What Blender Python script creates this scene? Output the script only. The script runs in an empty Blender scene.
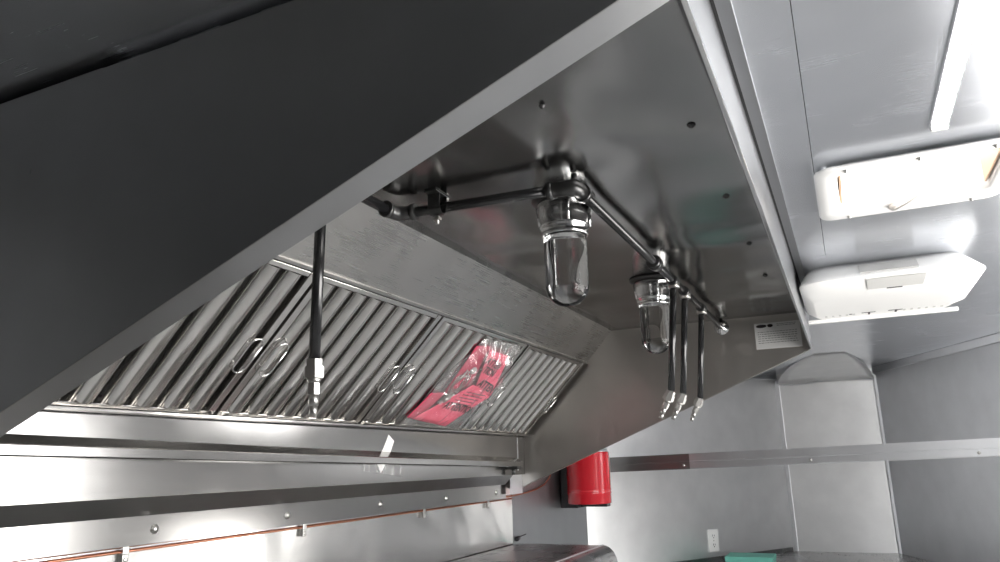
import bpy, bmesh, math, random
from mathutils import Vector, Matrix
random.seed(7)
S = bpy.context.scene
COL = S.collection
EZ = 1.55            # height of the eye above the trailer floor; z below is given relative to it
PI = math.pi

# ------------------------------------------------------------------ materials
def nd(nt, typ, **kw):
    n = nt.nodes.new(typ)
    for k, v in kw.items():
        setattr(n, k, v)
    return n

def base_mat(name):
    m = bpy.data.materials.new(name)
    m.use_nodes = True
    nt = m.node_tree
    b = nt.nodes['Principled BSDF']
    return m, nt, b

def plain(name, col, rough=.5, metal=0.0, spec=.5, coat=0.0, bump=0.0, bscale=60):
    m, nt, b = base_mat(name)
    b.inputs['Base Color'].default_value = (*col, 1)
    b.inputs['Roughness'].default_value = rough
    b.inputs['Metallic'].default_value = metal
    b.inputs['Specular IOR Level'].default_value = spec
    b.inputs['Coat Weight'].default_value = coat
    tc = nd(nt, 'ShaderNodeTexCoord')
    no = nd(nt, 'ShaderNodeTexNoise')
    no.inputs['Scale'].default_value = bscale
    no.inputs['Detail'].default_value = 4
    nt.links.new(tc.outputs['Object'], no.inputs['Vector'])
    mr = nd(nt, 'ShaderNodeMapRange')
    mr.inputs['To Min'].default_value = max(.02, rough - .05)
    mr.inputs['To Max'].default_value = min(1, rough + .05)
    nt.links.new(no.outputs['Fac'], mr.inputs['Value'])
    nt.links.new(mr.outputs['Result'], b.inputs['Roughness'])
    if bump:
        bp = nd(nt, 'ShaderNodeBump')
        bp.inputs['Strength'].default_value = bump
        bp.inputs['Distance'].default_value = .002
        nt.links.new(no.outputs['Fac'], bp.inputs['Height'])
        nt.links.new(bp.outputs['Normal'], b.inputs['Normal'])
    return m

def steel(name, col=(.58, .57, .55), rough=.25, brush='X', wave=.5, wscale=2.2, grain=.5, wdist=.02, var=.06, metal=1.0):
    """brushed sheet metal: stretched grain plus long shallow dents"""
    m, nt, b = base_mat(name)
    b.inputs['Metallic'].default_value = metal
    tc = nd(nt, 'ShaderNodeTexCoord')
    mp = nd(nt, 'ShaderNodeMapping')
    sc = {'X': (6, 420, 420), 'Y': (420, 6, 420), 'Z': (420, 420, 6)}[brush]
    mp.inputs['Scale'].default_value = sc
    nt.links.new(tc.outputs['Object'], mp.inputs['Vector'])
    no = nd(nt, 'ShaderNodeTexNoise')
    no.inputs['Scale'].default_value = 1
    no.inputs['Detail'].default_value = 3
    nt.links.new(mp.outputs['Vector'], no.inputs['Vector'])
    lo = nd(nt, 'ShaderNodeTexNoise')
    lo.inputs['Scale'].default_value = wscale
    lo.inputs['Detail'].default_value = 1.5
    lo.inputs['Distortion'].default_value = .4
    nt.links.new(tc.outputs['Object'], lo.inputs['Vector'])
    sm = nd(nt, 'ShaderNodeTexNoise')
    sm.inputs['Scale'].default_value = 9
    sm.inputs['Detail'].default_value = 5
    nt.links.new(tc.outputs['Object'], sm.inputs['Vector'])
    # colour: faint mottling
    mx = nd(nt, 'ShaderNodeMix', data_type='RGBA')
    mx.inputs['A'].default_value = (*[c * .9 for c in col], 1)
    mx.inputs['B'].default_value = (*[min(1, c * 1.08) for c in col], 1)
    nt.links.new(sm.outputs['Fac'], mx.inputs['Factor'])
    nt.links.new(mx.outputs['Result'], b.inputs['Base Color'])
    mr = nd(nt, 'ShaderNodeMapRange')
    mr.inputs['To Min'].default_value = max(.03, rough - var)
    mr.inputs['To Max'].default_value = rough + var
    av = nd(nt, 'ShaderNodeMix', data_type='FLOAT')
    av.inputs['Factor'].default_value = grain
    nt.links.new(sm.outputs['Fac'], av.inputs['A']); nt.links.new(no.outputs['Fac'], av.inputs['B'])
    nt.links.new(av.outputs['Result'], mr.inputs['Value'])
    nt.links.new(mr.outputs['Result'], b.inputs['Roughness'])
    b2 = nd(nt, 'ShaderNodeBump')
    b2.inputs['Strength'].default_value = wave
    b2.inputs['Distance'].default_value = wdist
    nt.links.new(lo.outputs['Fac'], b2.inputs['Height'])
    nt.links.new(b2.outputs['Normal'], b.inputs['Normal'])
    return m

def emit(name, col, strength):
    m, nt, b = base_mat(name)
    b.inputs['Base Color'].default_value = (*col, 1)
    b.inputs['Emission Color'].default_value = (*col, 1)
    b.inputs['Emission Strength'].default_value = strength
    b.inputs['Roughness'].default_value = .4
    return m

def glass(name, col=(1, 1, 1), rough=0.0, ior=1.45):
    m, nt, b = base_mat(name)
    b.inputs['Base Color'].default_value = (*col, 1)
    b.inputs['Transmission Weight'].default_value = 1
    b.inputs['Roughness'].default_value = rough
    b.inputs['IOR'].default_value = ior
    return m

def film(name, gloss=.16):
    """thin clear plastic film, crinkled"""
    m, nt, b = base_mat(name)
    out = nt.nodes['Material Output']
    nt.nodes.remove(b)
    tr = nd(nt, 'ShaderNodeBsdfTransparent')
    tr.inputs['Color'].default_value = (.93, .93, .93, 1)
    gl = nd(nt, 'ShaderNodeBsdfGlossy')
    gl.inputs['Roughness'].default_value = .08
    gl.inputs['Color'].default_value = (1, 1, 1, 1)
    df = nd(nt, 'ShaderNodeBsdfDiffuse')
    df.inputs['Color'].default_value = (.75, .75, .75, 1)
    tc = nd(nt, 'ShaderNodeTexCoord')
    mp = nd(nt, 'ShaderNodeMapping')
    mp.inputs['Scale'].default_value = (30, 9, 9)
    no = nd(nt, 'ShaderNodeTexNoise')
    no.inputs['Scale'].default_value = 1
    no.inputs['Detail'].default_value = 4
    no.inputs['Distortion'].default_value = 1.2
    bp = nd(nt, 'ShaderNodeBump')
    bp.inputs['Strength'].default_value = .9
    bp.inputs['Distance'].default_value = .02
    nt.links.new(tc.outputs['Object'], mp.inputs['Vector'])
    nt.links.new(mp.outputs['Vector'], no.inputs['Vector'])
    nt.links.new(no.outputs['Fac'], bp.inputs['Height'])
    nt.links.new(bp.outputs['Normal'], gl.inputs['Normal'])
    m1 = nd(nt, 'ShaderNodeMixShader')
    m1.inputs['Fac'].default_value = .06
    nt.links.new(tr.outputs[0], m1.inputs[1])
    nt.links.new(df.outputs[0], m1.inputs[2])
    m2 = nd(nt, 'ShaderNodeMixShader')
    m2.inputs['Fac'].default_value = gloss
    nt.links.new(m1.outputs[0], m2.inputs[1])
    nt.links.new(gl.outputs[0], m2.inputs[2])
    nt.links.new(m2.outputs[0], out.inputs['Surface'])
    return m

MT = {
    'hood': steel('hood_steel', (.50, .49, .475), .28, 'X', .35, 1.9, grain=.5),
    'hood_top': steel('hood_canopy_steel', (.38, .378, .374), .18, 'Y', .9, 1.7, wdist=.06),
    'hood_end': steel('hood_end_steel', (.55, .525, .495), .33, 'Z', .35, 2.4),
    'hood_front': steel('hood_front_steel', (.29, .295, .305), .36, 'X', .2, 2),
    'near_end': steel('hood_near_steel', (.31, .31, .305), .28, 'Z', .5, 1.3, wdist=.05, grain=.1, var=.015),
    'hood_face': steel('hood_face_steel', (.50, .505, .515), .34, 'X', .2, 2),
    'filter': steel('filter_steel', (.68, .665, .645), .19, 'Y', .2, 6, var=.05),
    'filter_dark': steel('shaded_steel', (.30, .295, .29), .35, 'Y', .2, 6),  # darker copy: shade put into the colour of recesses, hood return and shelf lip
    'back': steel('back_steel', (.31, .303, .294), .18, 'X', .25, 1.6),
    'sheet': steel('wall_sheet_steel', (.70, .69, .67), .20, 'X', .6, 2.6, wdist=.03),
    'ceil': steel('ceiling_aluminium', (.83, .85, .89), .26, 'Y', .18, 1.5, wdist=.02, metal=.95),
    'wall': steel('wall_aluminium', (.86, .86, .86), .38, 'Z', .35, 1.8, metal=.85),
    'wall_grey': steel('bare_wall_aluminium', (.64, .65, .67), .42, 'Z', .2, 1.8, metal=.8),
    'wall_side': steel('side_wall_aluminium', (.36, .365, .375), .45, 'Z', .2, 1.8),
    'alum': steel('bright_aluminium', (.74, .75, .77), .38, 'Y', .1, 3),
    'counter': steel('counter_steel', (.32, .32, .32), .28, 'X', .2, 2),
    'pipe': plain('black_iron_pipe', (.014, .014, .015), .20, .0, .7, bump=.05, bscale=120),
    'iron': plain('dark_iron_fitting', (.10, .10, .10), .32, .9, bump=.2, bscale=90),
    'zinc': plain('zinc_fitting', (.50, .49, .47), .33, 1),
    'chrome': plain('chrome', (.80, .80, .80), .12, 1),
    'castal': plain('cast_aluminium', (.80, .80, .80), .16, 1, bump=.1, bscale=40),
    'dark': plain('dark_rubber', (.012, .012, .014), .5),
    'black': plain('black_paint', (.010, .010, .012), .42),
    'red': plain('red_enamel', (.50, .012, .022), .22, .0, .6, coat=.5),
    'white': plain('white_plastic', (.86, .855, .84), .35),
    'white_grey': plain('pale_grey_plastic', (.56, .555, .54), .42),
    'cream': plain('cream_plastic', (.62, .40, .26), .5),
    'paper': plain('white_paper', (.88, .87, .85), .6),
    'pink': plain('pink_paper', (.90, .11, .20), .55, bump=.15, bscale=25),
    'crimson': plain('crimson_paper', (.55, .05, .11), .55, bump=.15, bscale=25),
    'ink': plain('black_ink', (.012, .008, .01), .6),
    'copper': plain('copper', (.62, .27, .17), .3, 1),
    'plate': steel('nameplate_foil', (.80, .80, .79), .40, 'Y', .05, 3, metal=.6),
    'mint': plain('mint_card', (.16, .52, .42), .55),
    'floor': plain('floor_vinyl', (.58, .58, .57), .5, bump=.2, bscale=30),
    'rear': plain('rear_wall_paint', (.05, .05, .052), .5),
    'lamp': emit('led_diffuser', (1, 1, 1), 30),
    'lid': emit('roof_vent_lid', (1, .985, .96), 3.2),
    'glass': glass('clear_glass', (.99, .99, .99), 0.0, 1.25),
    'film': film('clear_film'),
    'tape': film('clear_tape', .04),
    'gap': plain('shadow_gap_dark', (.008, .008, .009), .6),  # near-black standing in for shade in narrow gaps
}

# ------------------------------------------------------------------ mesh helpers
def V(p):
    return Vector((p[0], p[1], p[2] + EZ))

class MB:
    """collects shapes and links them as ONE mesh object; points are relative to the eye height"""
    def __init__(self):
        self.bm = bmesh.new()
    def poly(self, pts):
        vs = [self.bm.verts.new(V(p)) for p in pts]
        return self.bm.faces.new(vs)
    def box(self, a, b):
        x0, x1 = sorted((a[0], b[0])); y0, y1 = sorted((a[1], b[1])); z0, z1 = sorted((a[2], b[2]))
        self.hexa([(x0, y0, z0), (x1, y0, z0), (x1, y1, z0), (x0, y1, z0), (x0, y0, z1), (x1, y0, z1), (x1, y1, z1), (x0, y1, z1)])
        return self
    def hexa(self, p):
        v = [self.bm.verts.new(V(q)) for q in p]
        for f in ((3, 2, 1, 0), (4, 5, 6, 7), (0, 1, 5, 4), (1, 2, 6, 5), (2, 3, 7, 6), (3, 0, 4, 7)):
            self.bm.faces.new([v[i] for i in f])
        return self
    def prism(self, pts, off):
        """planar outline extruded by the vector off"""
        a = [self.bm.verts.new(V(p)) for p in pts]
        b = [self.bm.verts.new(V((p[0] + off[0], p[1] + off[1], p[2] + off[2]))) for p in pts]
        self.bm.faces.new(a[::-1]); self.bm.faces.new(b)
        n = len(a)
        for i in range(n):
            self.bm.faces.new((a[i], a[(i + 1) % n], b[(i + 1) % n], b[i]))
        return self
    def tube(self, path, r, seg=12, caps=True):
        path = [V(p) for p in path]
        if not isinstance(r, (list, tuple)):
            r = [r] * len(path)
        rings = []
        nrm = None
        for i, p in enumerate(path):
            if i == 0: t = path[1] - path[0]
            elif i == len(path) - 1: t = path[-1] - path[-2]
            else: t = (path[i + 1] - path[i]).normalized() + (path[i] - path[i - 1]).normalized()
            if t.length < 1e-9: t = path[i] - path[i - 1] if i else path[1] - path[0]
            t.normalize()
            if nrm is None:
                nrm = t.orthogonal().normalized()
            else:
                nrm = nrm - t * nrm.dot(t)
                if nrm.length < 1e-6: nrm = t.orthogonal()
                nrm.normalize()
            bn = t.cross(nrm)
            rings.append([self.bm.verts.new(p + (nrm * math.cos(2 * PI * k / seg) + bn * math.sin(2 * PI * k / seg)) * r[i]) for k in range(seg)])
        for a, b in zip(rings, rings[1:]):
            for k in range(seg):
                f = self.bm.faces.new((a[k], a[(k + 1) % seg], b[(k + 1) % seg], b[k])); f.smooth = seg > 7
        if caps:
            self.bm.faces.new(rings[0][::-1]); self.bm.faces.new(rings[-1])
        return self
    def lathe(self, c, axis, prof, seg=32, smooth=True, close=False):
        """prof: (radius, distance along axis from c)"""
        c = V(c); ax = Vector(axis).normalized(); u = ax.orthogonal().normalized(); w = ax.cross(u)
        rings = []
        for r, h in prof:
            if r < 1e-6:
                rings.append([self.bm.verts.new(c + ax * h)])
            else:
                rings.append([self.bm.verts.new(c + ax * h + (u * math.cos(2 * PI * k / seg) + w * math.sin(2 * PI * k / seg)) * r) for k in range(seg)])
        pairs = list(zip(rings, rings[1:]))
        if close: pairs.append((rings[-1], rings[0]))
        for a, b in pairs:
            for k in range(seg):
                k2 = (k + 1) % seg
                if len(a) == 1 and len(b) == 1: continue
                if len(a) == 1: f = self.bm.faces.new((a[0], b[k2], b[k]))
                elif len(b) == 1: f = self.bm.faces.new((a[k], a[k2], b[0]))
                else: f = self.bm.faces.new((a[k], a[k2], b[k2], b[k]))
                f.smooth = smooth
        return self
    def loft(self, rings, cap0=True, cap1=True, smooth=False):
        R = [[self.bm.verts.new(V(p)) for p in r] for r in rings]
        n = len(R[0])
        for a, b in zip(R, R[1:]):
            for k in range(n):
                f = self.bm.faces.new((a[k], a[(k + 1) % n], b[(k + 1) % n], b[k])); f.smooth = smooth
        if cap0: self.bm.faces.new(R[0][::-1])
        if cap1: self.bm.faces.new(R[-1])
        return self
    def build(self, name, mat, parent=None, bevel=0.0, seg=2, smooth=None):
        bmesh.ops.recalc_face_normals(self.bm, faces=self.bm.faces[:])
        me = bpy.data.meshes.new(name)
        # origin at the middle of the bounding box base
        co = [v.co for v in self.bm.verts]
        lo = Vector((min(c[i] for c in co) for i in range(3))); hi = Vector((max(c[i] for c in co) for i in range(3)))
        org = Vector(((lo.x + hi.x) / 2, (lo.y + hi.y) / 2, lo.z))
        for v in self.bm.verts: v.co -= org
        if smooth:
            for f in self.bm.faces: f.smooth = True
        self.bm.to_mesh(me); self.bm.free()
        o = bpy.data.objects.new(name, me)
        COL.objects.link(o)
        o.data.materials.append(MT[mat] if isinstance(mat, str) else mat)
        o.location = org
        if parent is not None:
            o.parent = parent
            o.location = org - world_loc(parent)
        if bevel:
            b = o.modifiers.new('bevel', 'BEVEL'); b.width = bevel; b.segments = seg; b.limit_method = 'ANGLE'; b.angle_limit = math.radians(40)
        return o

def world_loc(o):
    l = Vector(o.location)
    while o.parent is not None:
        o = o.parent; l += o.location
    return l

def tag(o, label=None, cat=None, group=None, kind=None):
    if label: o['label'] = label
    if cat: o['category'] = cat
    if group: o['group'] = group
    if kind: o['kind'] = kind
    return o

def empty(name, loc, label, cat, group=None):
    o = bpy.data.objects.new(name, None)
    o.empty_display_size = .05
    COL.objects.link(o)
    o.location = V(loc)
    return tag(o, label, cat, group)

def struct(name, mb, mat, bevel=0.0):
    o = mb.build(name, mat, None, bevel)
    return tag(o, kind='structure')

def rrect(x0, x1, y0, y1, z, r, n=5):
    pts = []
    for cx, cy, a0 in ((x1 - r, y1 - r, 0), (x0 + r, y1 - r, 90), (x0 + r, y0 + r, 180), (x1 - r, y0 + r, 270)):
        for k in range(n + 1):
            a = math.radians(a0 + 90 * k / n)
            pts.append((cx + r * math.cos(a), cy + r * math.sin(a), z))
    return pts

# ------------------------------------------------------------------ the trailer shell
FL = -EZ
YW = 1.345           # hood-side wall
YR = -1.115          # serving-side wall
HC = .55             # ceiling
XB = -2.2            # rear wall
NL = (5.37, .412); NR = (5.37, -.19); CL = (3.947, YW); CR = (3.27, YR)

m = MB(); m.prism([(XB, YR, FL), (CR[0], YR, FL), (NR[0], NR[1], FL), (NL[0], NL[1], FL), (CL[0], YW, FL), (XB, YW, FL)], (0, 0, -.05))
struct('floor', m, 'floor')

# ceiling with the vent hole cut out
VX0, VX1, VY0, VY1 = 1.504, 1.782, -.335, -.018
m = MB()
t = (0, 0, .05)
m.prism([(XB, YR, HC), (VX0, YR, HC), (VX0, YW, HC), (XB, YW, HC)], t)
m.prism([(VX0, YR, HC), (VX1, YR, HC), (VX1, VY0, HC), (VX0, VY0, HC)], t)
m.prism([(VX0, VY1, HC), (VX1, VY1, HC), (VX1, YW, HC), (VX0, YW, HC)], t)
m.prism([(VX1, YR, HC), (CR[0], YR, HC), NR + (HC,), NL + (HC,), (CL[0], YW, HC), (VX1, YW, HC)], t)
struct('ceiling', m, 'ceil')
m = MB(); m.box((.2, .001, HC - .0018), (3.9, .088, HC + .001)); struct('trim_1', m, 'ceil')          # lapped ceiling sheet beside the hood
m = MB(); m.box((XB, .066, HC - .006), (3.02, .0852, HC)); struct('trim_2', m, 'hood_front', .0008)        # closing strip against the hood face

m = MB(); m.box((XB, .0853, HC - .0045), (3.0, .0898, HC)); m.box((.2, -.0004, HC - .0012), (2.20, .0009, HC)); struct('shadow_strips', m, 'gap')        # dark strips painted in for the hood gap and the ceiling lap's shadow
def wall(name, a, b, z0, z1, th, mat):
    d = Vector((b[0] - a[0], b[1] - a[1], 0)).normalized(); n = Vector((d.y, -d.x, 0)) * th
    m = MB(); m.prism([(a[0], a[1], z0), (b[0], b[1], z0), (b[0] + n.x, b[1] + n.y, z0), (a[0] + n.x, a[1] + n.y, z0)], (0, 0, z1 - z0))
    return struct(name, m, mat)
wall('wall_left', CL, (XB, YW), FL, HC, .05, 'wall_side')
wall('wall_front_left', NL, CL, FL, HC, .05, 'wall')
wall('wall_front', NR, NL, FL, HC, .05, 'wall')
rd = Vector((NR[0] - CR[0], NR[1] - CR[1], 0)); RL = rd.length; rd.normalize(); rn = Vector((rd.y, -rd.x, 0))
# unseen windows added in the right nose wall for glare: along the wall, heights
NW = [(.12, .58, -1.05, -.33), (.22, .82, .30, .50)]
def WR(s, z, n): return (CR[0] + rd.x * s + rn.x * n, CR[1] + rd.y * s + rn.y * n, z)
def rbox(m, s0, s1, z0, z1, n0=0, n1=.05):
    m.hexa([WR(s0, z0, n0), WR(s1, z0, n0), WR(s1, z0, n1), WR(s0, z0, n1), WR(s0, z1, n0), WR(s1, z1, n0), WR(s1, z1, n1), WR(s0, z1, n1)])
m = MB(); zz = FL
for a, b, z0, z1 in sorted(NW, key=lambda q: q[2]):
    rbox(m, 0, RL, zz, z0); rbox(m, 0, a, z0, z1); rbox(m, b, RL, z0, z1); zz = z1
rbox(m, 0, RL, zz, HC)
struct('wall_front_right', m, 'wall_grey')
for k, (a, b, z0, z1) in enumerate(NW):
    e = .018
    m = MB(); rbox(m, a - e, b + e, z0 - e, z0, -.008, .06); rbox(m, a - e, b + e, z1, z1 + e, -.008, .06)
    rbox(m, a - e, a, z0, z1, -.008, .06); rbox(m, b, b + e, z0, z1, -.008, .06)
    struct('window_%d' % (k + 2), m, 'alum', .002)  # frames of the added, unseen openings
wall('wall_back', (XB, YW), (XB, YR), FL, HC, .05, 'rear')
# serving side with its open window
WX0, WX1, WZ0, WZ1 = .5, 2.55, -.52, .33
m = MB()
m.box((XB, YR, FL), (CR[0], YR - .05, WZ0)); m.box((XB, YR, WZ1), (CR[0], YR - .05, HC))
m.box((XB, YR, WZ0), (WX0, YR - .05, WZ1)); m.box((WX1, YR, WZ0), (CR[0], YR - .05, WZ1))
struct('wall_right', m, 'wall_grey')
m = MB()
for a, b in (((WX0 - .04, WZ0 - .04), (WX1 + .04, WZ0)), ((WX0 - .04, WZ1), (WX1 + .04, WZ1 + .04)), ((WX0 - .04, WZ0), (WX0, WZ1)), ((WX1, WZ0), (WX1 + .04, WZ1))):
    m.box((a[0], YR + .012, a[1]), (b[0], YR - .06, b[1]))
struct('window_1', m, 'alum', .002)

# nose: cove sheet between the flat front panel and the ceiling, corner trims
m = MB()
rows = []
for k in range(9):
    u = k / 8
    x = 5.368 - (5.368 - 4.40) * u
    z = .475 + (.548 - .475) * (1 - (1 - u) ** 3)
    yl = .410 + (.128 - .410) * u ** 1.2; yr = -.188 + (-.022 + .188) * u ** 1.2
    rows.append([(x, yr + (yl - yr) * j / 8, z) for j in range(9)])
for a, b in zip(rows, rows[1:]):
    for j in range(8):
        m.poly([a[j], a[j + 1], b[j + 1], b[j]]).smooth = True
bmesh.ops.remove_doubles(m.bm, verts=m.bm.verts[:], dist=1e-5)
o = struct('trim_3', m, 'wall'); so = o.modifiers.new('thickness', 'SOLIDIFY'); so.thickness = .002; so.offset = 0
m = MB(); m.tube([(5.338, .405 - .588 * k / 24, .476 - .009 * math.sin(PI * 2.2 * k / 24 + .2)) for k in range(25)], .005, 8); struct('reflection_bead', m, 'alum')  # wavy bead added as the bright reflection line along the cove fold
def strip(name, a, b, z0, z1, w, mat):
    d = Vector((b[0] - a[0], b[1] - a[1], 0)).normalized(); n = Vector((-d.y, d.x, 0)) * w
    m = MB(); m.prism([(a[0], a[1], z0), (b[0], b[1], z0), (b[0] + n.x, b[1] + n.y, z0), (a[0] + n.x, a[1] + n.y, z0)], (0, 0, z1 - z0))
    return struct(name, m, mat, .001)
strip('trim_4', (CR[0] + .02, CR[1] + .01), (NR[0] - .01, NR[1] - .003), .508, .549, .012, 'alum')
strip('trim_5', (NL[0] - .01, NL[1] + .006), (CL[0], CL[1] - .002), .508, .549, .012, 'alum')
m = MB(); m.box((5.352, .398, -.6), (5.369, .43, .50)); struct('trim_6', m, 'alum', .002)
m = MB(); m.box((5.352, -.206, -.6), (5.369, -.18, .50)); struct('trim_7', m, 'wall_grey', .002)

# ------------------------------------------------------------------ exhaust hood
X0, X1 = .585, 2.985
def lipz(x): return .432 + (.390 - .432) * (x - .63) / (2.985 - .63)
hood = empty('exhaust_hood', (1.785, 1.34, -.14), 'long stainless steel exhaust hood hung on the wall under the ceiling', 'exhaust hood')
def hz(y): return .469 - .398 * y        # lower edge of the near end
def fz(y): return .430 - .408 * y        # lower edge of the far end
m = MB()
m.prism([(X0, .09, .535), (X0, 1.338, .535), (X0, 1.338, hz(1.338)), (X0, .09, hz(.09))], (.002, 0, 0))
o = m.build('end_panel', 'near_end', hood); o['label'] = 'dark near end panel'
m = MB()
m.prism([(X0 + .001, .09, hz(.09)), (X0 + .046, .09, hz(.09)), (X0 + .046, 1.338, hz(1.338)), (X0 + .001, 1.338, hz(1.338))], (0, 0, .0025))
m.prism([(X0 + .0445, .09, hz(.09) + .001), (X0 + .0445, .09, hz(.09) + .014), (X0 + .0445, 1.338, hz(1.338) + .014), (X0 + .0445, 1.338, hz(1.338) + .001)], (.0018, 0, 0))
m.build('end_flange', 'hood_face', hood)
m = MB()
D_ = -.007
e4 = [[(X1, 1.338, .545), (X1, 1.03, .545), (X1, .86, fz(.86)), (X1, 1.338, fz(1.338))],
      [(X1, 1.03, .545), (X1 + D_, .862, .545), (X1 + D_, .66, fz(.66)), (X1, .86, fz(.86))],
      [(X1 + D_, .862, .545), (X1, .09, .545), (X1, .09, fz(.09)), (X1 + D_, .66, fz(.66))]]
for q in e4: m.prism(q, (.002, 0, 0))
m.prism([(X1, .09, fz(.09)), (X1 + .02, .09, fz(.09)), (X1 + .02, 1.338, fz(1.338)), (X1, 1.338, fz(1.338))], (0, 0, .002))
o = m.build('end_panel', 'hood_end', hood); o['label'] = 'far end panel with a sloping lower edge'
m = MB()
m.hexa([(X0, .09, lipz(X0)), (X1 + .002, .09, lipz(X1)), (X1 + .002, .0925, lipz(X1)), (X0, .0925, lipz(X0)),
        (X0, .09, .5455), (X1 + .002, .09, .5455), (X1 + .002, .0925, .5455), (X0, .0925, .5455)])
m.build('front_panel', 'hood_front', hood)
m = MB()
m.hexa([(X0, .09, lipz(X0) - .002), (X1, .09, lipz(X1) - .002), (X1, .0965, lipz(X1) - .002), (X0, .0965, lipz(X0) - .002),
        (X0, .09, lipz(X0) + .002), (X1, .09, lipz(X1) + .002), (X1, .0965, lipz(X1) + .002), (X0, .0965, lipz(X0) + .002)])
m.build('front_lip', 'chrome', hood, .001)
# canopy sheet: gently dished
m = MB()
nx, ny = 40, 18
g = [[(X0 + .002 + (X1 - X0 - .002) * i / nx, .0925 + (.862 - .0925) * j / ny, .535 + .0018 * math.sin(3.1 * i / nx * PI) * math.sin(j / ny * PI)) for j in range(ny + 1)] for i in range(nx + 1)]
gv = [[m.bm.verts.new(V(p)) for p in r] for r in g]
for i in range(nx):
    for j in range(ny):
        m.bm.faces.new((gv[i][j], gv[i][j + 1], gv[i + 1][j + 1], gv[i + 1][j])).smooth = True
o = m.build('canopy_panel', 'hood_top', hood); so = o.modifiers.new('t', 'SOLIDIFY'); so.thickness = .0015; so.offset = 1
o['label'] = 'dark reflective canopy sheet above the lights'
# plate above the filters and shell behind them
m = MB(); m.prism([(X0 + .002, .860, .536), (X1, .860, .536), (X1, .983, .410), (X0 + .002, .983, .410)], (0, .002, .002))
m.prism([(X0 + .002, .9805, .4125), (X1, .9805, .4125), (X1, .986, .4075), (X0 + .002, .986, .4075)], (0, -.005, -.005))
m.build('filter_rack_plate', 'hood', hood)
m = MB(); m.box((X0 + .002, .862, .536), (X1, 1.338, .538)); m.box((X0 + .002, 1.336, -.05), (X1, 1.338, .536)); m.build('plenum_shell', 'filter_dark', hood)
# bottom rail that carries the filters
m = MB()
m.prism([(X0 + .002, 1.246, .1165), (X0 + .002, 1.247, .1125), (X0 + .002, 1.292, .1105), (X0 + .002, 1.292, .1125), (X0 + .002, 1.249, .1145), (X0 + .002, 1.248, .1165)], (X1 - X0 - .002, 0, 0))
m.build('filter_rail', 'filter', hood)
m = MB(); m.box((X0 + .002, 1.285, -.047), (X1 - .001, 1.287, .108)); m.build('back_panel', 'back', hood)
m = MB(); m.prism([(X0 + .002, 1.285, -.047), (X0 + .002, 1.323, -.086), (X0 + .002, 1.325, -.084), (X0 + .002, 1.287, -.045)], (2.27, 0, 0))
o = m.build('back_return', 'filter_dark', hood); o['label'] = 'darker sloping return below the back panel'
m = MB(); m.box((X0 + .002, 1.322, -.141), (2.86, 1.3245, -.085)); fl = m.build('wall_flange', 'back', hood)
m = MB(); m.box((2.86, 1.30, -.125), (2.984, 1.302, -.03)); m.box((2.905, 1.283, -.03), (2.911, 1.285, .106)); m.build('corner_bracket', 'alum', hood)
# sloped grease trough
m = MB()
def gz(x): return .056 + (.004 - .056) * (x - .62) / (2.9 - .62)
ring = lambda x: [(x, 1.285, gz(x) + .018), (x, 1.248, gz(x)), (x, 1.246, gz(x) - .002), (x, 1.246, gz(x) - .019), (x, 1.250, gz(x) - .021), (x, 1.285, gz(x) - .021)]
m.loft([ring(X0 + .003), ring(2.885)])
m.build('grease_trough', 'back', hood, .0008, 2)
m = MB(); m.box((2.79, 1.235, gz(2.84) - .03), (2.83, 1.283, gz(2.84) - .018)); m.tube([(2.81, 1.262, -.02), (2.81, 1.262, -.045)], .008); m.build('trough_drain', 'iron', hood)
# screws
def screw(c, axis, parent, r=.006, mat='zinc'):
    m = MB(); m.lathe(c, axis, [(r * 1.5, 0), (r * 1.5, .0012), (r, .0016), (r * .9, .004), (r * .5, .005), (0, .005)], 10)
    return m.build('screw', mat, parent)
for x in (1.13, 1.531, 1.948, 2.357, 2.766):
    screw((x, 1.322, -.112 + random.uniform(-.003, .003)), (0, -1, 0), fl, .0065)
for x in (1.144, 1.521, 1.912, 2.297):
    screw((x, .174, .5345), (0, 0, -1), hood, .005, 'iron')
screw((.964, .367, .5345), (0, 0, -1), hood, .0035, 'iron')
# maker's plate on the far end panel
m = MB(); m.box((X1 - .0036, .122, .404), (X1 - .0001, .288, .505)); pl = m.build('rating_plate', 'plate', hood); pl['label'] = 'silver rating plate with two dark ovals and fine print'
m = MB()
for cy, w in ((.262, .020), (.2295, .0105)):
    n = 24
    m.prism([(X1 - .0041, cy + w * math.cos(2 * PI * k / n), .4935 + .0065 * math.sin(2 * PI * k / n)) for k in range(n)], (.0006, 0, 0))
m.build('emblem', 'ink', pl)
m = MB()
for r in range(8):
    y = .205 if r < 2 else .278
    zz = .499 - r * .006 if r < 2 else .488 - r * .0085
    while y > .138:
        w = random.uniform(.004, .012)
        m.box((X1 - .0040, y, zz), (X1 - .0034, max(.134, y - w), zz - .0022)); y -= w + .003
o = m.build('fine_print', plain('faded_ink', (.22, .22, .22), .6), pl)

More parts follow.
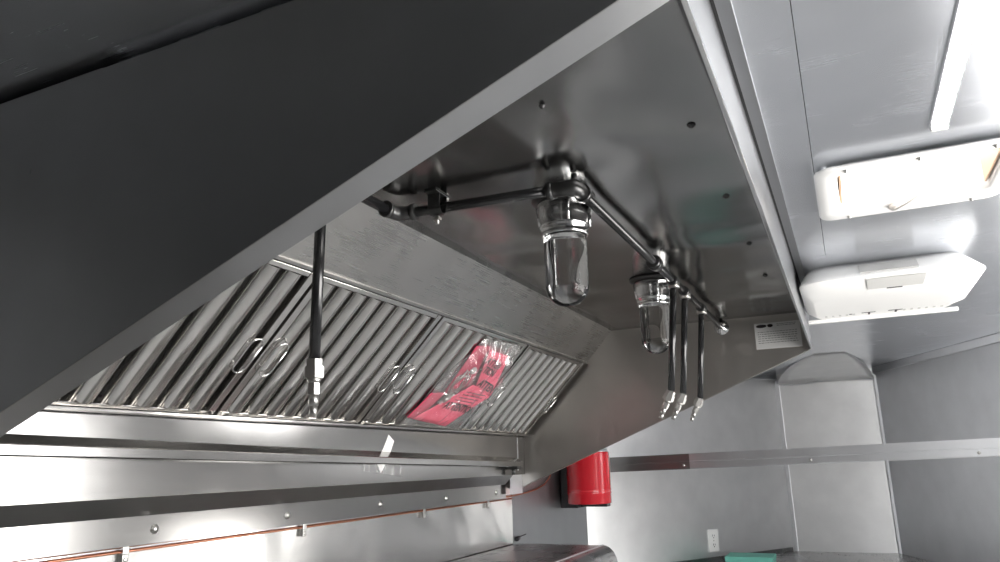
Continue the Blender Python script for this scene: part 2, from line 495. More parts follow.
# ------------------------------------------------------------------ baffle filters
B0 = Vector((0, 1.262, .117)); VU = Vector((0, -.285, .291)).normalized(); VN = Vector((0, -.714, -.70)).normalized()
def F(x, v, n):
    p = B0 + VU * v + VN * n
    return (x, p.y, p.z)
def fbox(m, x0, x1, v0, v1, n0, n1):
    m.hexa([F(x0, v0, n0), F(x1, v0, n0), F(x1, v1, n0), F(x0, v1, n0), F(x0, v0, n1), F(x1, v0, n1), F(x1, v1, n1), F(x0, v1, n1)])
FLEN = .398
filter_labels = ['leftmost baffle filter, partly hidden behind the dark end panel',
                 'second baffle filter from left, behind the single hanging nozzle pipe',
                 'third baffle filter from left, behind the plastic bag with the pink sheet',
                 'rightmost baffle filter with narrow bright ridges beside the far end panel']
def bail(m, xc, v0, v1, w):
    pts = []
    for k in range(9):
        a = PI * k / 8
        pts.append(F(xc + w * math.cos(a), v1 - w + w * math.sin(a), .0125))
    for k in range(9):
        a = PI + PI * k / 8
        pts.append(F(xc + w * math.cos(a), v0 + w + w * math.sin(a), .0125))
    pts.append(pts[0])
    m.tube(pts, .0020, 8)
    for vv in (v0 + .02, v1 - .02): m.tube([F(xc - w, vv, .0125), F(xc - w, vv, -.002)], .0018, 6)
for i, (a, b, nb) in enumerate(((.648, 1.2, 8), (1.21, 1.733, 8), (1.742, 2.335, 8), (2.352, 2.948, 8))):
    f = empty('baffle_filter', F((a + b) / 2, 0, 0), filter_labels[i], 'grease filter', 'baffle filters in the hood')
    m = MB()
    fbox(m, a, a + .019, .004, FLEN, -.034, .004); fbox(m, b - .019, b, .004, FLEN, -.034, .004)
    fbox(m, a + .019, b - .019, .004, .013, -.034, .001); fbox(m, a + .019, b - .019, FLEN - .013, FLEN, -.034, .002)
    m.build('frame', 'filter', f, .0015)
    ia, ib = a + .021, b - .021
    p = (ib - ia) / nb
    # front baffles: rounded channels, back baffles half a pitch away
    m = MB()
    r = p * .36
    for k in range(nb):
        xc = ia + p * (k + .5)
        prof = [(-r * 1.0, -.014)] + [(-r * math.cos(PI * q / 8), -.009 + r * .62 * math.sin(PI * q / 8)) for q in range(9)] + [(r * 1.0, -.014)]
        prof += [(x * .95, n - .0013) for x, n in prof[::-1]]
        m.loft([[F(xc + x, .0135, n) for x, n in prof], [F(xc + x, FLEN - .0135, n) for x, n in prof]], smooth=False)
        for fc in m.bm.faces: fc.smooth = True
    o = m.build('front_baffles', 'filter', f); es = o.modifiers.new('edges', 'EDGE_SPLIT'); es.split_angle = math.radians(35)
    m = MB()
    for k in range(nb + 1):
        xc = ia + p * k
        x0, x1 = max(ia, xc - p * .30), min(ib, xc + p * .30)
        prof = [(x0, -.014), (x0 + .003, -.028), (x1 - .003, -.028), (x1, -.014), (x1, -.0155), (x1 - .004, -.030), (x0 + .004, -.030), (x0, -.0155)]
        m.loft([[F(x, .0135, n) for x, n in prof], [F(x, FLEN - .0135, n) for x, n in prof]])
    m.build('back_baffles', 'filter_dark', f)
    m = MB(); fbox(m, ia - .001, ib + .001, .0135, FLEN - .0135, -.034, -.0325); m.build('shade_backing', 'gap', f)  # near-black sheet standing in for the shade behind the baffles
    for xc in (a + .034, b - .034):
        m = MB(); bail(m, xc, .13, .222, .017); m.build('handle', 'chrome', f)

# ------------------------------------------------------------------ clear bag with pink sheet
bag = empty('plastic_bag', F(2.14, .02, .01), 'clear crinkled plastic bag hanging on the third filter with pink sheet inside', 'plastic bag')
m = MB()
TL, TR, BL, BR = (2.02, .375), (2.285, .392), (1.925, .014), (2.33, .012)
def bagpt(s, t):
    x = (TL[0] * (1 - s) + TR[0] * s) * t + (BL[0] * (1 - s) + BR[0] * s) * (1 - t)
    v = (TL[1] * (1 - s) + TR[1] * s) * t + (BL[1] * (1 - s) + BR[1] * s) * (1 - t)
    return x, v
def sheet(m, fn, ns, nt):
    g = [[m.bm.verts.new(V(fn(i / ns, j / nt))) for j in range(nt + 1)] for i in range(ns + 1)]
    for i in range(ns):
        for j in range(nt):
            m.bm.faces.new((g[i][j], g[i + 1][j], g[i + 1][j + 1], g[i][j + 1])).smooth = True
def crinkle(s, t):
    return .006 * math.sin(19 * s + 7 * t) + .005 * math.sin(31 * s - 11 * t + 1.3) + .003 * math.sin(53 * s + 23 * t)
def front(s, t):
    x, v = bagpt(s, t); e = min(1, 6 * min(s, 1 - s), 6 * min(t, 1 - t))
    return F(x, v, .010 + e * (.034 + crinkle(s, t)))
def rear(s, t):
    x, v = bagpt(s, t)
    return F(x, v, .009)
sheet(m, front, 40, 40)
m.build('front_film', 'film', bag)
m = MB(); sheet(m, rear, 4, 4); m.build('rear_film', 'film', bag)

def quad_sheet(m, c, n0, n1, th=.0006, cr=.0006):
    """c: four (x, v) corners in order; n0/n1 offsets at the first and last edge"""
    def fn(s, t):
        x = (c[0][0] * (1 - s) + c[1][0] * s) * (1 - t) + (c[3][0] * (1 - s) + c[2][0] * s) * t
        v = (c[0][1] * (1 - s) + c[1][1] * s) * (1 - t) + (c[3][1] * (1 - s) + c[2][1] * s) * t
        return F(x, v, n0 * (1 - t) + n1 * t + cr * math.sin(9 * s + 5 * t))
    sheet(m, fn, 10, 10)
lf = empty('warning_leaflet', F(2.14, .1, .015), 'folded pink warning sheet with black lettering inside the clear bag', 'leaflet')
def leaf(name, c, n0, n1, mat, parent):
    m = MB(); quad_sheet(m, c, n0, n1)
    o = m.build(name, mat, parent)
    s = o.modifiers.new('t', 'SOLIDIFY'); s.thickness = .0006; s.offset = 0
    return o
upper = leaf('upper_page', [(2.075, .350), (2.235, .345), (2.305, .185), (2.185, .165)], .022, .026, 'pink', lf)
lower = leaf('lower_page', [(2.135, .215), (2.305, .178), (2.185, .030), (1.955, .050)], .026, .018, 'pink', lf)
leaf('inner_page', [(2.000, .345), (2.085, .358), (2.150, .200), (2.030, .150)], .013, .013, 'crimson', lf)
leaf('inner_page', [(1.955, .150), (2.035, .160), (2.000, .045), (1.930, .050)], .013, .013, 'crimson', lf)
def lettering(txt, x, v, n, h, parent, rot=0.0, squeeze=1.0, name='lettering'):
    cu = bpy.data.curves.new('t', 'FONT'); cu.body = txt; cu.size = h; cu.extrude = .0002; cu.offset = h * .022
    ob = bpy.data.objects.new('t', cu); COL.objects.link(ob)
    bpy.context.view_layer.update()
    me = bpy.data.meshes.new_from_object(ob.evaluated_get(bpy.context.evaluated_depsgraph_get()))
    bpy.data.objects.remove(ob)
    p = Vector(F(x, v, n)); p.z += EZ
    ex = Vector((1, 0, 0)); M3 = Matrix((ex * squeeze, VU, VN)).transposed()
    R2 = Matrix.Rotation(rot, 3, 'Z')
    for vv in me.vertices: vv.co = M3 @ (R2 @ vv.co)
    me.materials.append(MT['ink'])
    o = bpy.data.objects.new(name, me); COL.objects.link(o)
    o.parent = parent; o.location = p - world_loc(parent)
    return o
lettering('ATTEN', 2.100, .302, .0275, .036, upper, -.12)
lettering('TION', 2.125, .268, .0275, .036, upper, -.12)
lettering('ATTEN', 2.155, .216, .0295, .042, upper, -.16)
lettering('ATTENTION', 2.060, .110, .0265, .040, lower, -.06, .95)
m = MB()
for k in range(5):
    v = .182 - k * .0125; xa = 2.130 - .010 * k; xb = 2.272 - .012 * k
    p = [(xa, v), (xb, v - .03 * (xb - xa)), (xb, v - .03 * (xb - xa) + .0028), (xa, v + .0028)]
    nz = lambda vv: .026 - .008 * max(0, min(1, (.2 - vv) / .16)) + .0016
    m.hexa([F(x, q, nz(q)) for x, q in p] + [F(x, q, nz(q) + .0003) for x, q in p])
m.build('small_print', 'ink', lower)
# loose hardware in the bag
hw = empty('wire_coil', F(2.06, .19, .012), 'small coil of steel wire and grey fittings inside the clear bag', 'wire coil')
m = MB()
pts = []
for k in range(110):
    a = 2 * PI * k / 22
    pts.append(F(2.062 + .027 * math.cos(a) + .01 * math.sin(k * .37), .205 + .042 * math.sin(a) + .01 * math.cos(k * .5), .018 + .004 * math.sin(k * 1.1)))
m.tube(pts, .0016, 6); m.build('wire', 'zinc', hw)
m = MB(); m.tube([F(2.045, .13, .017), F(2.065, .15, .018)], .009, 10); m.tube([F(2.065, .15, .018), F(2.078, .163, .018)], .006, 6); m.tube([F(2.035, .118, .017), F(2.045, .13, .017)], .0065, 6)
m.build('fitting', 'zinc', hw)
m = MB(); m.lathe(F(2.082, .262, .016), (0, -.714, -.7), [(.012, 0), (.014, .003), (.012, .008), (.006, .010), (0, .010)], 14); m.build('cap', 'white_grey', hw)

# ------------------------------------------------------------------ white sticker with tape on the back panel
st = empty('paper_sticker', (1.92, 1.284, 0), 'white diamond paper sticker taped on back panel behind the trough', 'sticker')
m = MB(); m.prism([(1.931, 1.2845, .095), (1.962, 1.2845, .076), (1.928, 1.2845, .018), (1.893, 1.2845, -.018), (1.866, 1.2845, .014), (1.902, 1.2845, .052)], (0, -.0006, 0)); m.build('paper', 'paper', st)
m = MB()
def tp(s, t):
    return (1.80 + .21 * s, 1.2825 - .002 * abs(math.sin(9 * s + 3 * t)), -.012 + .028 * t - .02 * s * (1 - t))
sheet(m, tp, 24, 6); m.build('tape', 'tape', st)

# ------------------------------------------------------------------ vapour-tight jar lights
def jar_light(c, label):
    x, y = c
    t = empty('jar_light', (x, y, .535), label, 'light fixture', 'jar lights under the hood canopy')
    A = (0, 0, -1); top = (x, y, .5345)
    m = MB(); m.lathe(top, A, [(0, 0), (.066, 0), (.068, .003), (.066, .007), (.056, .009), (0, .010)], 40); o = m.build('mounting_flange', 'iron', t); o['label'] = 'dark round mounting flange'
    m = MB()
    m.lathe(top, A, [(.030, .009), (.0545, .009), (.0575, .016), (.0565, .030), (.0535, .046), (.0515, .060), (.0520, .064), (.0490, .066), (.0480, .078), (.0490, .082), (.0450, .083), (.0445, .070), (.048, .058), (.050, .030), (.049, .018), (.030, .014)], 40, close=True)
    m.build('collar', 'castal', t)
    for k in range(4):
        a = k * PI / 2 + .5
        m = MB(); ca, sa = math.cos(a), math.sin(a)
        m.tube([(x + .0565 * ca, y + .0565 * sa, .534 - .018), (x + .0525 * ca, y + .0525 * sa, .534 - .060)], .0028, 8)
        m.build('rib', 'castal', t)
    m = MB()
    # rounded bottom
    out = [(.0415, .072), (.0435, .080), (.0445, .095), (.0445, .120), (.0445, .150), (.0445, .187)] + [(.0445 * math.cos(q * PI / 20), .187 + .043 * math.sin(q * PI / 20)) for q in range(1, 10)] + [(0, .230)]
    inn = [(max(0, r - .0016), h if h < .187 else h - .0016 * (h - .187) / .043) for r, h in out]
    prof = out + inn[::-1]
    m.lathe(top, A, prof, 48)
    me = m.build('glass_jar', 'glass', t)
    bm = bmesh.new(); bm.from_mesh(me.data); bmesh.ops.bridge_loops(bm, edges=[e for e in bm.edges if e.is_boundary]); bmesh.ops.recalc_face_normals(bm, faces=bm.faces[:])
    for f in bm.faces: f.smooth = True
    bm.to_mesh(me.data); bm.free()
    me['label'] = 'clear round-bottomed glass jar'
    m = MB(); m.lathe(top, A, [(0, .010), (.022, .010), (.022, .050), (.018, .058), (0, .058)], 20); m.build('socket', 'white_grey', t)
jar_light((1.372, .484), 'nearer clear glass jar light hanging under the pipe elbow')
jar_light((2.160, .489), 'farther clear glass jar light beside the three hanging nozzle pipes')

# ------------------------------------------------------------------ fire suppression pipework
ZP = .505; YP = .412; RP = .0105
sp = empty('suppression_pipework', (1.6, .5, ZP), 'black fire suppression pipework with four drop nozzles under the canopy', 'pipework')
def pipe(pts, name='pipe_run', mat='pipe', r=RP):
    m = MB(); m.tube(pts, r, 16); return m.build(name, mat, sp)
pipe([(.66, .792, ZP), (1.20, .792, ZP)]); pipe([(1.215, .775, ZP), (1.24, .44, ZP)]); pipe([(1.27, YP, ZP), (2.978, YP, ZP)])
def fitting(segs, name, label=None):
    m = MB()
    for path, r in segs: m.tube(path, r, 16)
    o = m.build(name, 'iron', sp); return o
fitting([([(1.175, .792, ZP), (1.195, .792, ZP), (1.207, .787, ZP), (1.213, .776, ZP), (1.2145, .755, ZP)], [.0145, .0145, .0155, .0145, .0145]),
         ([(1.169, .792, ZP), (1.178, .792, ZP)], .017), ([(1.2145, .758, ZP), (1.2155, .747, ZP)], .017)], 'elbow')
fitting([([(1.2385, .462, ZP), (1.2405, .430, ZP), (1.245, .418, ZP), (1.256, .4125, ZP), (1.284, .412, ZP)], [.0150, .0150, .0185, .0150, .0150]),
         ([(1.2380, .468, ZP), (1.2386, .456, ZP)], .0175), ([(1.278, .412, ZP), (1.290, .412, ZP)], .0175),
         ([(1.247, .416, ZP), (1.247, .416, .5335)], .006)], 'elbow')
fitting([([(1.845, YP, ZP), (1.895, YP, ZP)], .017), ([(1.858, YP, ZP), (1.882, YP, ZP)], .020)], 'union')
def hexnut(m, a, b, r):
    m.tube([a, b], r, 6)
def nozzle(p, d, parent, s=1.0):
    d = Vector(d).normalized(); q = lambda t: tuple(Vector(p) + d * t * s)
    m = MB(); m.tube([q(0), q(.016)], .0135 * s, 6); m.tube([q(.012), q(.030)], .0165 * s, 6); m.tube([q(.030), q(.036), q(.040)], [.013 * s, .009 * s, .007 * s], 12)
    m.tube([q(.038), q(.056)], .0100 * s, 6); m.tube([q(.055), q(.074)], .0080 * s, 12); m.tube([q(.073), q(.090)], .0062 * s, 12)
    return m.build('nozzle', 'zinc', parent)
def drop(top, bot, nd_, s=1.0):
    m = MB(); m.tube([top, bot], RP * .92, 16); o = m.build('drop_pipe', 'pipe', sp)
    m = MB(); m.tube([(top[0], top[1], top[2] - .006), (top[0], top[1], top[2] - .022)], .0165, 14); m.build('coupling', 'zinc', o)
    m = MB(); m.tube([(top[0], top[1], top[2] - .010), (top[0], top[1], top[2] + .008)], .0155, 14); m.tube([(top[0] - .024, top[1], top[2]), (top[0] + .024, top[1], top[2])], .0155, 14)
    m.build('tee', 'iron', o)
    nozzle(bot, nd_, o, s)
drop((.972, .792, ZP), (.977, .800, .178), (.02, 0, -1), 1.05)
for x, zb in ((2.097, .186), (2.262, .190), (2.545, .196)):
    drop((x, YP, ZP), (x - .01, YP + .030, zb), (-.02, .42, -.85), .92)
m = MB(); m.lathe((2.984, YP, ZP), (-1, 0, 0), [(0, 0), (.030, 0), (.030, .003), (.019, .004), (.018, .016), (.0, .016)], 24); m.build('wall_washer', 'chrome', sp)
# strap clamp to the canopy
cl = MB()
cx, cy = 1.2195, .700
for x in (cx,):
    pts = []
    for k in range(13):
        a = PI * k / 12
        pts.append((x + .0135 * math.cos(a + PI) * -1, ZP - .0135 * math.sin(a)))
    pts = [(x + .0135, .5335)] + pts + [(x - .0135, .5335)]
    for (xa, za), (xb, zb) in zip(pts, pts[1:]):
        cl.hexa([(xa, cy - .014, za), (xb, cy - .014, zb), (xb, cy + .014, zb), (xa, cy + .014, za), (xa * 1 + (.0015 if xa > x else -.0015), cy - .014, za - .0015), (xb + (.0015 if xb > x else -.0015), cy - .014, zb - .0015), (xb + (.0015 if xb > x else -.0015), cy + .014, zb - .0015), (xa + (.0015 if xa > x else -.0015), cy + .014, za - .0015)])
cl.box((cx - .03, cy - .014, .532), (cx + .03, cy + .014, .534))
c = cl.build('pipe_clamp', 'iron', sp)
m = MB(); m.tube([(cx, cy, ZP - .016), (cx, cy, ZP - .034)], .004, 8); m.tube([(cx, cy, ZP - .020), (cx, cy, ZP - .026)], .0085, 6); m.build('bolt', 'zinc', c)
m = MB(); m.tube([(cx + .022, cy - .006, .533), (cx + .022, cy - .006, .520)], .0035, 8); m.tube([(cx + .022, cy - .006, .533), (cx + .022, cy - .006, .527)], .0075, 6); m.build('bolt', 'zinc', c)

# ------------------------------------------------------------------ wall sheet below the hood, copper tube
m = MB(); m.box((-.6, YW - .0005, -1.1), (2.962, YW - .004, -.03)); struct('trim_8', m, 'sheet')
ct = empty('copper_tube', (2, YW - .015, -.14), 'thin copper tube clipped along the wall just below the hood', 'copper tube')
m = MB()
zt = lambda x: -.141 + .006 * (x - .8) / 2
m.tube([(x, YW - .012, zt(x)) for x in (.2, .8, 1.4, 2.0, 2.6, 2.95)] + [(3.10, 1.333, -.128), (3.22, 1.333, -.118), (3.32, 1.333, -.100), (3.39, 1.333, -.070), (3.42, 1.333, -.035), (3.43, 1.333, .01)], .0038, 8); m.build('tube', 'copper', ct)
m = MB(); m.tube([(x, YW - .010, zt(x) - .011) for x in (.2, .8, 1.4, 2.0, 2.6, 2.95)], .003, 8); m.build('tube', 'copper', ct)
for x in (1.073, 1.61, 2.22, 2.709):
    m = MB(); m.box((x - .007, YW - .0165, zt(x) - .016), (x + .007, YW - .0145, zt(x) + .006)); m.box((x - .007, YW - .0165, zt(x) - .034), (x + .007, YW - .004, zt(x) - .016))
    m.lathe((x, YW - .0165, zt(x) - .026), (0, -1, 0), [(.005, 0), (.005, .002), (0, .003)], 10)
    m.build('clip', 'zinc', ct, .001)
m = MB(); m.tube([(2.985, YW - .006, -.312), (3.03, YW - .006, -.308)], .004, 8); m.tube([(2.99, YW - .008, -.314), (3.012, YW - .008, -.310)], .009, 8); m.tube([(3.03, YW - .004, -.308), (3.10, YW - .004, -.303)], .002, 6)
tag(m.build('cable_gland', 'black'), 'small black cable stub on the grey wall above the appliance', 'cable')

# ------------------------------------------------------------------ red canister on black bracket
rc = empty('red_canister', (3.53, 1.185, -.2), 'glossy red steel canister on the wall behind the far end panel', 'canister')
m = MB()
cz = -.198; R = .106
m.lathe((3.53, 1.185, cz), (0, 0, 1), [(0, .003), (R * .9, .003), (R - .002, 0), (R, .004), (R, .046), (R + .0022, .049), (R + .0022, .052), (R, .055), (R, .060), (R + .0022, .063), (R + .0022, .066), (R, .069), (R, .236), (R - .003, .242), (0, .242)], 48)
m.build('body', 'red', rc)
m = MB(); m.lathe((3.53, 1.185, cz + .242), (0, 0, 1), [(R - .004, 0), (R - .006, .012), (R - .03, .022), (.03, .03), (.03, .05), (0, .05)], 40); m.build('cap', 'alum', rc)
m = MB(); m.box((3.555, 1.255, -.222), (3.66, 1.3445, .06)); m.box((3.60, 1.12, -.218), (3.66, 1.30, -.1985)); o = m.build('bracket', 'black', rc, .003); o['label'] = 'black box bracket fixed to the wall'

# ------------------------------------------------------------------ appliance, nose shelf, nose counter
ap = empty('cooking_appliance', (2.2, 1.1, FL), 'stainless cooking appliance with rolled front edge against the wall', 'appliance')
m = MB()
prof = [(1.33, -.33), (.955, -.33)] + [(.955 - .055 * math.sin(q * PI / 16), -.33 - .075 * (1 - math.cos(q * PI / 16))) for q in range(1, 9)] + [(.900, -.46), (.915, -.46), (1.33, -.36)]
m.prism([(1.25, y, z) for y, z in prof], (1.745, 0, 0)); m.build('top', 'counter', ap, .002)
m = MB(); m.tube([(1.25, .957, -.329), (2.99, .957, -.329)], .0035, 8); m.build('bead', 'alum', ap)
m = MB(); m.box((1.27, .935, FL + .1), (2.975, 1.325, -.40)); m.build('body', 'back', ap, .003)
for x in (1.33, 2.95):
    for y in (.97, 1.28):
        m = MB(); m.lathe((x, y, FL), (0, 0, 1), [(0, 0), (.025, 0), (.025, .012), (.017, .02), (.017, .1), (0, .1)], 16); m.build('leg', 'iron', ap)

ns = empty('nose_shelf', (4.4, .3, 0), 'long aluminium shelf across the trailer nose at eye level', 'shelf')
def sh(y): return -.004 * 0 + .015 + (.053 - .015) * (1.243 - y) / (1.243 + .60)
SA = (4.10, 1.243); SB = (3.86, -.862)
m = MB()
pl_ = [SA, (4.50, .980), (4.22, -.692), (3.87, -.850)]
m.loft([[(x, y, sh(y) - .004) for x, y in pl_], [(x, y, sh(y)) for x, y in pl_]]); m.build('shelf_board', 'alum', ns)
d = Vector((SB[0] - SA[0], SB[1] - SA[1], 0)).normalized(); nn = Vector((-d.y, d.x, 0))
if nn.x > 0: nn = -nn
def lip_part(s0, s1, mat, name):
    m = MB(); pa = Vector((SA[0], SA[1], 0)).lerp(Vector((SB[0], SB[1], 0)), s0); pb = Vector((SA[0], SA[1], 0)).lerp(Vector((SB[0], SB[1], 0)), s1)
    rings = []
    for p in (pa, pb):
        z = sh(p.y)
        pr = [(0, .001), (.004, .002), (.005, -.004), (.005, -.036), (.0065, -.038), (.0065, -.041), (.005, -.043), (.005, -.072), (.003, -.0775), (0, -.0775)]
        rings.append([(p.x + nn.x * a, p.y + nn.y * a, z + b) for a, b in pr])
    m.loft(rings); return m.build(name, mat, ns)
lip_part(0.0, .215, 'filter_dark', 'lip_shaded'); lip_part(.215, 1, 'alum', 'front_lip')  # left stretch of the same lip, its shading put into a darker steel
for s in (.2, .5, .83):
    p = Vector((SA[0], SA[1], 0)).lerp(Vector((SB[0], SB[1], 0)), s); p += nn * .005
    screw((p.x, p.y, sh(p.y) - .058), (nn.x, nn.y, 0), ns, .005, 'zinc')

sc_ = empty('bounce_counter', (1.9, -.85, FL), 'long unseen counter added below the open serving window to reflect daylight', 'counter')
m = MB(); m.box((.2, YR + .001, -.60), (2.5, -.62, -.565)); m.build('worktop', 'counter', sc_, .004)  # out of view, added to bounce daylight onto the wall sheet
m = MB(); m.box((.25, YR + .001, FL), (2.45, -.68, -.60)); m.build('cabinet', 'wall', sc_)
nc = empty('nose_counter', (4.6, .2, FL), 'stainless counter filling the trailer nose below the shelf', 'counter')
m = MB(); m.prism([(4.27, 1.13, -.60), (5.366, .407, -.60), (5.366, -.187, -.60), (4.32, -.65, -.60)], (0, 0, -.035)); m.build('worktop', 'counter', nc, .003)
m = MB(); m.prism([(4.32, 1.07, FL), (5.34, .40, FL), (5.34, -.18, FL), (4.37, -.60, FL)], (0, 0, EZ - .636)); m.build('cabinet', 'wall_grey', nc)
d = (Vector((5.37, .412, 0)) - Vector((3.947, 1.345, 0))).normalized(); n_ = Vector((-.548, -.836, 0))
m = MB()
a = Vector((4.30, 1.114, 0)) + n_ * .002; b = Vector((5.33, .438, 0)) + n_ * .002
m.hexa([(a.x, a.y, -.5995), (b.x, b.y, -.5995), (b.x + n_.x * .012, b.y + n_.y * .012, -.5995), (a.x + n_.x * .012, a.y + n_.y * .012, -.5995),
        (a.x, a.y, -.572), (b.x, b.y, -.572), (b.x + n_.x * .012, b.y + n_.y * .012, -.572), (a.x + n_.x * .012, a.y + n_.y * .012, -.572)])
m.build('upstand', 'counter', nc)

mb_ = empty('mint_box', (4.6, .6, -.6), 'flat mint green box standing on the nose counter', 'box')
m = MB(); m.box((4.50, .475, -.5995), (4.70, .725, -.556)); m.build('tray', 'mint', mb_, .002)
m = MB(); m.box((4.497, .472, -.566), (4.703, .728, -.541)); m.build('lid', 'mint', mb_, .002)

# wall outlet on the left nose wall
wl = Vector((3.947, 1.345, 0)); dd = (Vector((5.37, .412, 0)) - wl).normalized()
nv = Vector((-dd.y, dd.x, 0))
if nv.x > 0: nv = -nv
def WLp(s, z, n): 
    p = wl + dd * s + nv * n; return (p.x, p.y, z)
def wbox(m, s0, s1, z0, z1, n0, n1):
    m.hexa([WLp(s0, z0, n0), WLp(s1, z0, n0), WLp(s1, z0, n1), WLp(s0, z0, n1), WLp(s0, z1, n0), WLp(s1, z1, n0), WLp(s1, z1, n1), WLp(s0, z1, n1)])
so_ = .945
ol = empty('wall_outlet', WLp(so_, -.48, 0), 'white double wall outlet on the bright left nose wall', 'outlet')
m = MB(); wbox(m, so_ - .042, so_ + .042, -.543, -.418, .0004, .006); m.build('cover_plate', 'white', ol, .002)
for zc in (-.455, -.506):
    m = MB(); n = 20
    m.loft([[WLp(so_ + .017 * max(-.9, min(.9, math.cos(2 * PI * k / n))), zc + .018 * math.sin(2 * PI * k / n), q) for k in range(n)] for q in (.0055, .0075)])
    f = m.build('socket_face', 'white', ol)
    m = MB()
    wbox(m, so_ - .0085, so_ - .0055, zc - .002, zc + .009, .007, .0081); wbox(m, so_ + .0055, so_ + .0085, zc - .002, zc + .008, .007, .0081)
    m.tube([WLp(so_, zc - .009, .007), WLp(so_, zc - .009, .0081)], .0035, 10); m.build('slots', 'ink', f)
screw(WLp(so_, -.4805, .006), (nv.x, nv.y, 0), ol, .0025)

# ------------------------------------------------------------------ ceiling fittings
led = empty('led_strip_light', (.4, -.205, HC), 'long thin white LED strip light on the ceiling', 'strip light')
m = MB(); m.prism([(-.9, -.2205, HC - .0003), (-.9, -.1895, HC - .0003), (-.9, -.1905, HC - .006), (-.9, -.2195, HC - .006)], (2.28, 0, 0)); m.build('housing', 'alum', led)
m = MB(); m.prism([(-.895, -.2165, HC - .006), (-.895, -.1935, HC - .006), (-.895, -.196, HC - .011), (-.895, -.205, HC - .0125), (-.895, -.214, HC - .011)], (2.265, 0, 0)); o = m.build('diffuser', 'lamp', led); o['label'] = 'glowing white diffuser'
m = MB(); m.box((1.368, -.2185, HC - .012), (1.381, -.1915, HC - .0005)); m.build('end_cap', 'white', led, .002)

vt = empty('roof_vent', (1.63, -.175, HC), 'glowing white roof vent with rounded frame set in the ceiling', 'roof vent')
OX0, OX1, OY0, OY1 = 1.455, 1.807, -.356, .004
IX0, IX1, IY0, IY1 = 1.497, 1.735, -.322, -.040
m = MB()
rings = [rrect(OX0 + .045, OX1 - .02, OY0 + .012, OY1 - .012, HC - .0005, .03), rrect(OX0 + .002, OX1 - .002, OY0 + .002, OY1 - .002, .535, .035), rrect(OX0 + .006, OX1 - .006, OY0 + .006, OY1 - .006, .530, .030),
         rrect(IX0 - .006, IX1 + .006, IY0 - .006, IY1 + .006, .529, .028), rrect(IX0, IX1, IY0, IY1, .533, .022), rrect(IX0 + .002, IX1 - .002, IY0 + .002, IY1 - .002, HC + .03, .020), ]
m.loft(rings, False, False, True)
fr = m.build('frame', 'white', vt); so = fr.modifiers.new('t', 'SOLIDIFY'); so.thickness = .002; so.offset = -1
for (x, y) in ((1.475, -.055), (1.475, -.30), (1.785, -.06), (1.785, -.30), (1.475, -.18)):
    screw((x, y, .5295), (0, 0, -1), fr, .0035, 'zinc')
m = MB(); m.loft([rrect(IX0 + .002, IX1 - .002, IY0 + .002, IY1 - .002, HC + .029, .020), rrect(IX0 + .002, IX1 - .002, IY0 + .002, IY1 - .002, HC + .05, .020)], False, False, True); m.build('shaft', 'white', vt)
for ya, yb in ((IY1 - .0075, IY1 - .0035), (IY0 + .0035, IY0 + .0075)):
    m = MB(); m.box((IX0 + .030, ya, HC - .012), (IX1 - .030, yb, HC + .046)); o = m.build('hinge_strip', 'cream', vt); o['label'] = 'tan strip along the side of the vent opening'
m = MB(); m.loft([rrect(IX0 - .01, IX1 + .01, IY0 - .01, IY1 + .01, HC + .049, .03), rrect(IX0 + .02, IX1 - .02, IY0 + .02, IY1 - .02, HC + .065, .03)], True, True, True); o = m.build('lid', 'lid', vt); o['label'] = 'translucent lid lit by daylight'
m = MB(); m.tube([(1.75, -.150, .528), (1.742, -.152, .518), (1.715, -.172, .520), (1.690, -.195, .527)], .003, 8); m.lathe((1.75, -.150, .530), (0, 0, -1), [(0, 0), (.013, 0), (.012, .006), (.006, .012), (0, .013)], 16); m.build('crank', 'white_grey', vt)

ac = empty('air_conditioner', (2.5, -.13, HC), 'white plastic air conditioner ceiling unit beside the far end of the hood', 'air conditioner')
AX1 = 2.775; AYL = .100; AYR = -.372
m = MB()
rings = [rrect(2.345, 2.80, -.352, .060, HC - .0005, .06, 8), rrect(2.300, 2.80, -.366, .070, .528, .07, 8), rrect(2.240, 2.79, -.383, .080, .495, .08, 8), rrect(2.225, AX1 + .006, -.390, .0835, .485, .085, 8), rrect(2.224, AX1 + .006, -.390, .0835, .481, .085, 8), rrect(2.236, AX1 + .004, -.386, .081, .476, .08, 8),
         rrect(2.330, AX1, -.356, .064, .466, .07, 8), rrect(2.400, AX1 - .002, -.342, .052, .460, .06, 8)]
m.loft(rings, True, True, True)
body = m.build('housing', 'white', ac)
e = body.modifiers.new('es', 'EDGE_SPLIT'); e.split_angle = math.radians(50)
m = MB(); m.box((AX1 - .012, -.372, .449), (AX1 + .004, .085, .462)); o = m.build('rear_lip', 'white', ac, .002)
# control flap across the two near faces
m = MB()
m.hexa([(2.236, -.094, .4748), (2.330, -.098, .4652), (2.330, -.240, .4652), (2.236, -.244, .4748), (2.236, -.094, .4728), (2.330, -.098, .4632), (2.330, -.240, .4632), (2.236, -.244, .4728)])
o = m.build('control_flap', 'white_grey', ac, .001); o['label'] = 'grey control flap'
m = MB(); m.box((2.331, -.148, .4655), (2.340, -.188, .4625)); m.build('finger_notch', 'ink', ac)
m = MB()
m.hexa([(2.236, -.082, .4915), (2.300, -.082, .5275), (2.300, -.226, .5275), (2.236, -.226, .4915), (2.231, -.080, .4945), (2.295, -.080, .5305), (2.295, -.228, .5305), (2.231, -.228, .4945)])
o = m.build('latch_cover', 'white_grey', ac, .001)
for k in range(17):
    y = .028 - k * .0215
    if k in (5, 6, 7, 8, 9): continue
    m = MB(); m.box((2.700, y, .4606), (2.722, y - .0075, .4590)); m.build('slot', 'white_grey', ac)
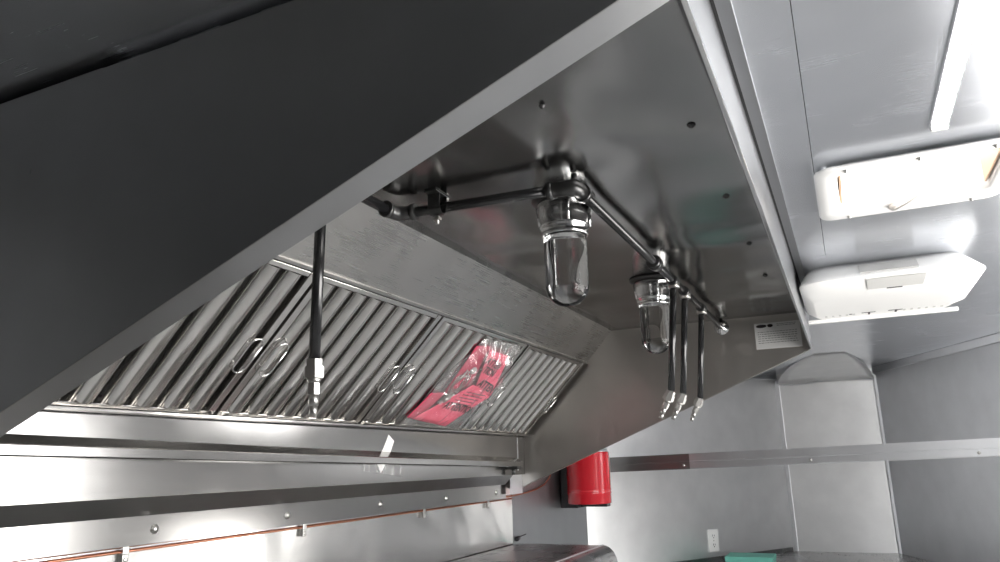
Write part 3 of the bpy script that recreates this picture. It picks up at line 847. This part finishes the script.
for y in (-.085, -.165):
    m = MB(); m.box((2.695, y, .4606), (2.700, y - .042, .4588)); m.box((2.700, y - .020, .4606), (2.735, y - .026, .4588)); m.build('catch', 'ink', ac)
m = MB(); m.lathe((2.705, -.052, .4605), (0, 0, -1), [(0, 0), (.006, 0), (.006, .001), (0, .0015)], 12); m.build('knob', 'ink', ac)

# ------------------------------------------------------------------ light
w = bpy.data.worlds.new('World'); S.world = w; w.use_nodes = True
nt = w.node_tree
bg = nt.nodes['Background']
tc = nd(nt, 'ShaderNodeTexCoord'); sx = nd(nt, 'ShaderNodeSeparateXYZ'); cr = nd(nt, 'ShaderNodeValToRGB')
nt.links.new(tc.outputs['Generated'], sx.inputs[0])
mr = nd(nt, 'ShaderNodeMapRange'); mr.inputs['From Min'].default_value = -1; mr.inputs['From Max'].default_value = 1
nt.links.new(sx.outputs['Z'], mr.inputs['Value']); nt.links.new(mr.outputs['Result'], cr.inputs['Fac'])
cr.color_ramp.elements[0].position = .42; cr.color_ramp.elements[0].color = (.85, .83, .80, 1)
cr.color_ramp.elements[1].position = .56; cr.color_ramp.elements[1].color = (1, 1, 1, 1)
nt.links.new(cr.outputs['Color'], bg.inputs['Color'])
bg.inputs['Strength'].default_value = 13.0

for a, b, z0, z1 in NW:
    lb = bpy.data.lights.new('added_nose_daylight', 'AREA'); lb.shape = 'RECTANGLE'; lb.size = b - a; lb.size_y = z1 - z0; lb.cycles.is_portal = True  # portals for the added nose openings
    lq = bpy.data.objects.new('added_nose_daylight', lb); COL.objects.link(lq); lq.location = V(WR((a + b) / 2, (z0 + z1) / 2, .055)); lq.rotation_euler = (-rn).to_track_quat('-Z', 'Z').to_euler()
la = bpy.data.lights.new('window_daylight', 'AREA'); la.shape = 'RECTANGLE'; la.size = WX1 - WX0; la.size_y = WZ1 - WZ0
la.cycles.is_portal = True
lo = bpy.data.objects.new('window_daylight', la); COL.objects.link(lo)
lo.location = ((WX0 + WX1) / 2, YR - .055, EZ + (WZ0 + WZ1) / 2); lo.rotation_euler = (PI / 2, 0, 0)   # faces +Y... set below
lo.rotation_euler = Vector((0, 1, 0)).to_track_quat('-Z', 'Z').to_euler()

# ------------------------------------------------------------------ camera
cam = bpy.data.cameras.new('camera'); co = bpy.data.objects.new('camera', cam); COL.objects.link(co); S.camera = co
cam.sensor_width = 36; cam.lens = 730.8 / 1000 * 36; cam.clip_start = .02
yaw, pitch, roll = .4333841, .24473293, -.02588447
fw = Vector((math.cos(pitch) * math.cos(yaw), math.cos(pitch) * math.sin(yaw), math.sin(pitch)))
r = fw.cross(Vector((0, 0, 1))).normalized(); u = r.cross(fw)
r2 = r * math.cos(roll) + u * math.sin(roll); u2 = -r * math.sin(roll) + u * math.cos(roll)
Mx = Matrix((r2, u2, -fw)).transposed().to_4x4(); Mx.translation = Vector((0, 0, EZ))
co.matrix_world = Mx

vs = S.view_settings
vs.view_transform = 'Standard'; vs.look = 'None'; vs.exposure = 0.14; vs.gamma = 1; vs.use_curve_mapping = False
cy = S.cycles
cy.max_bounces = 14; cy.glossy_bounces = 8; cy.diffuse_bounces = 4; cy.transmission_bounces = 12; cy.transparent_max_bounces = 12
cy.caustics_reflective = True; cy.use_denoising = True; cy.sample_clamp_indirect = 6
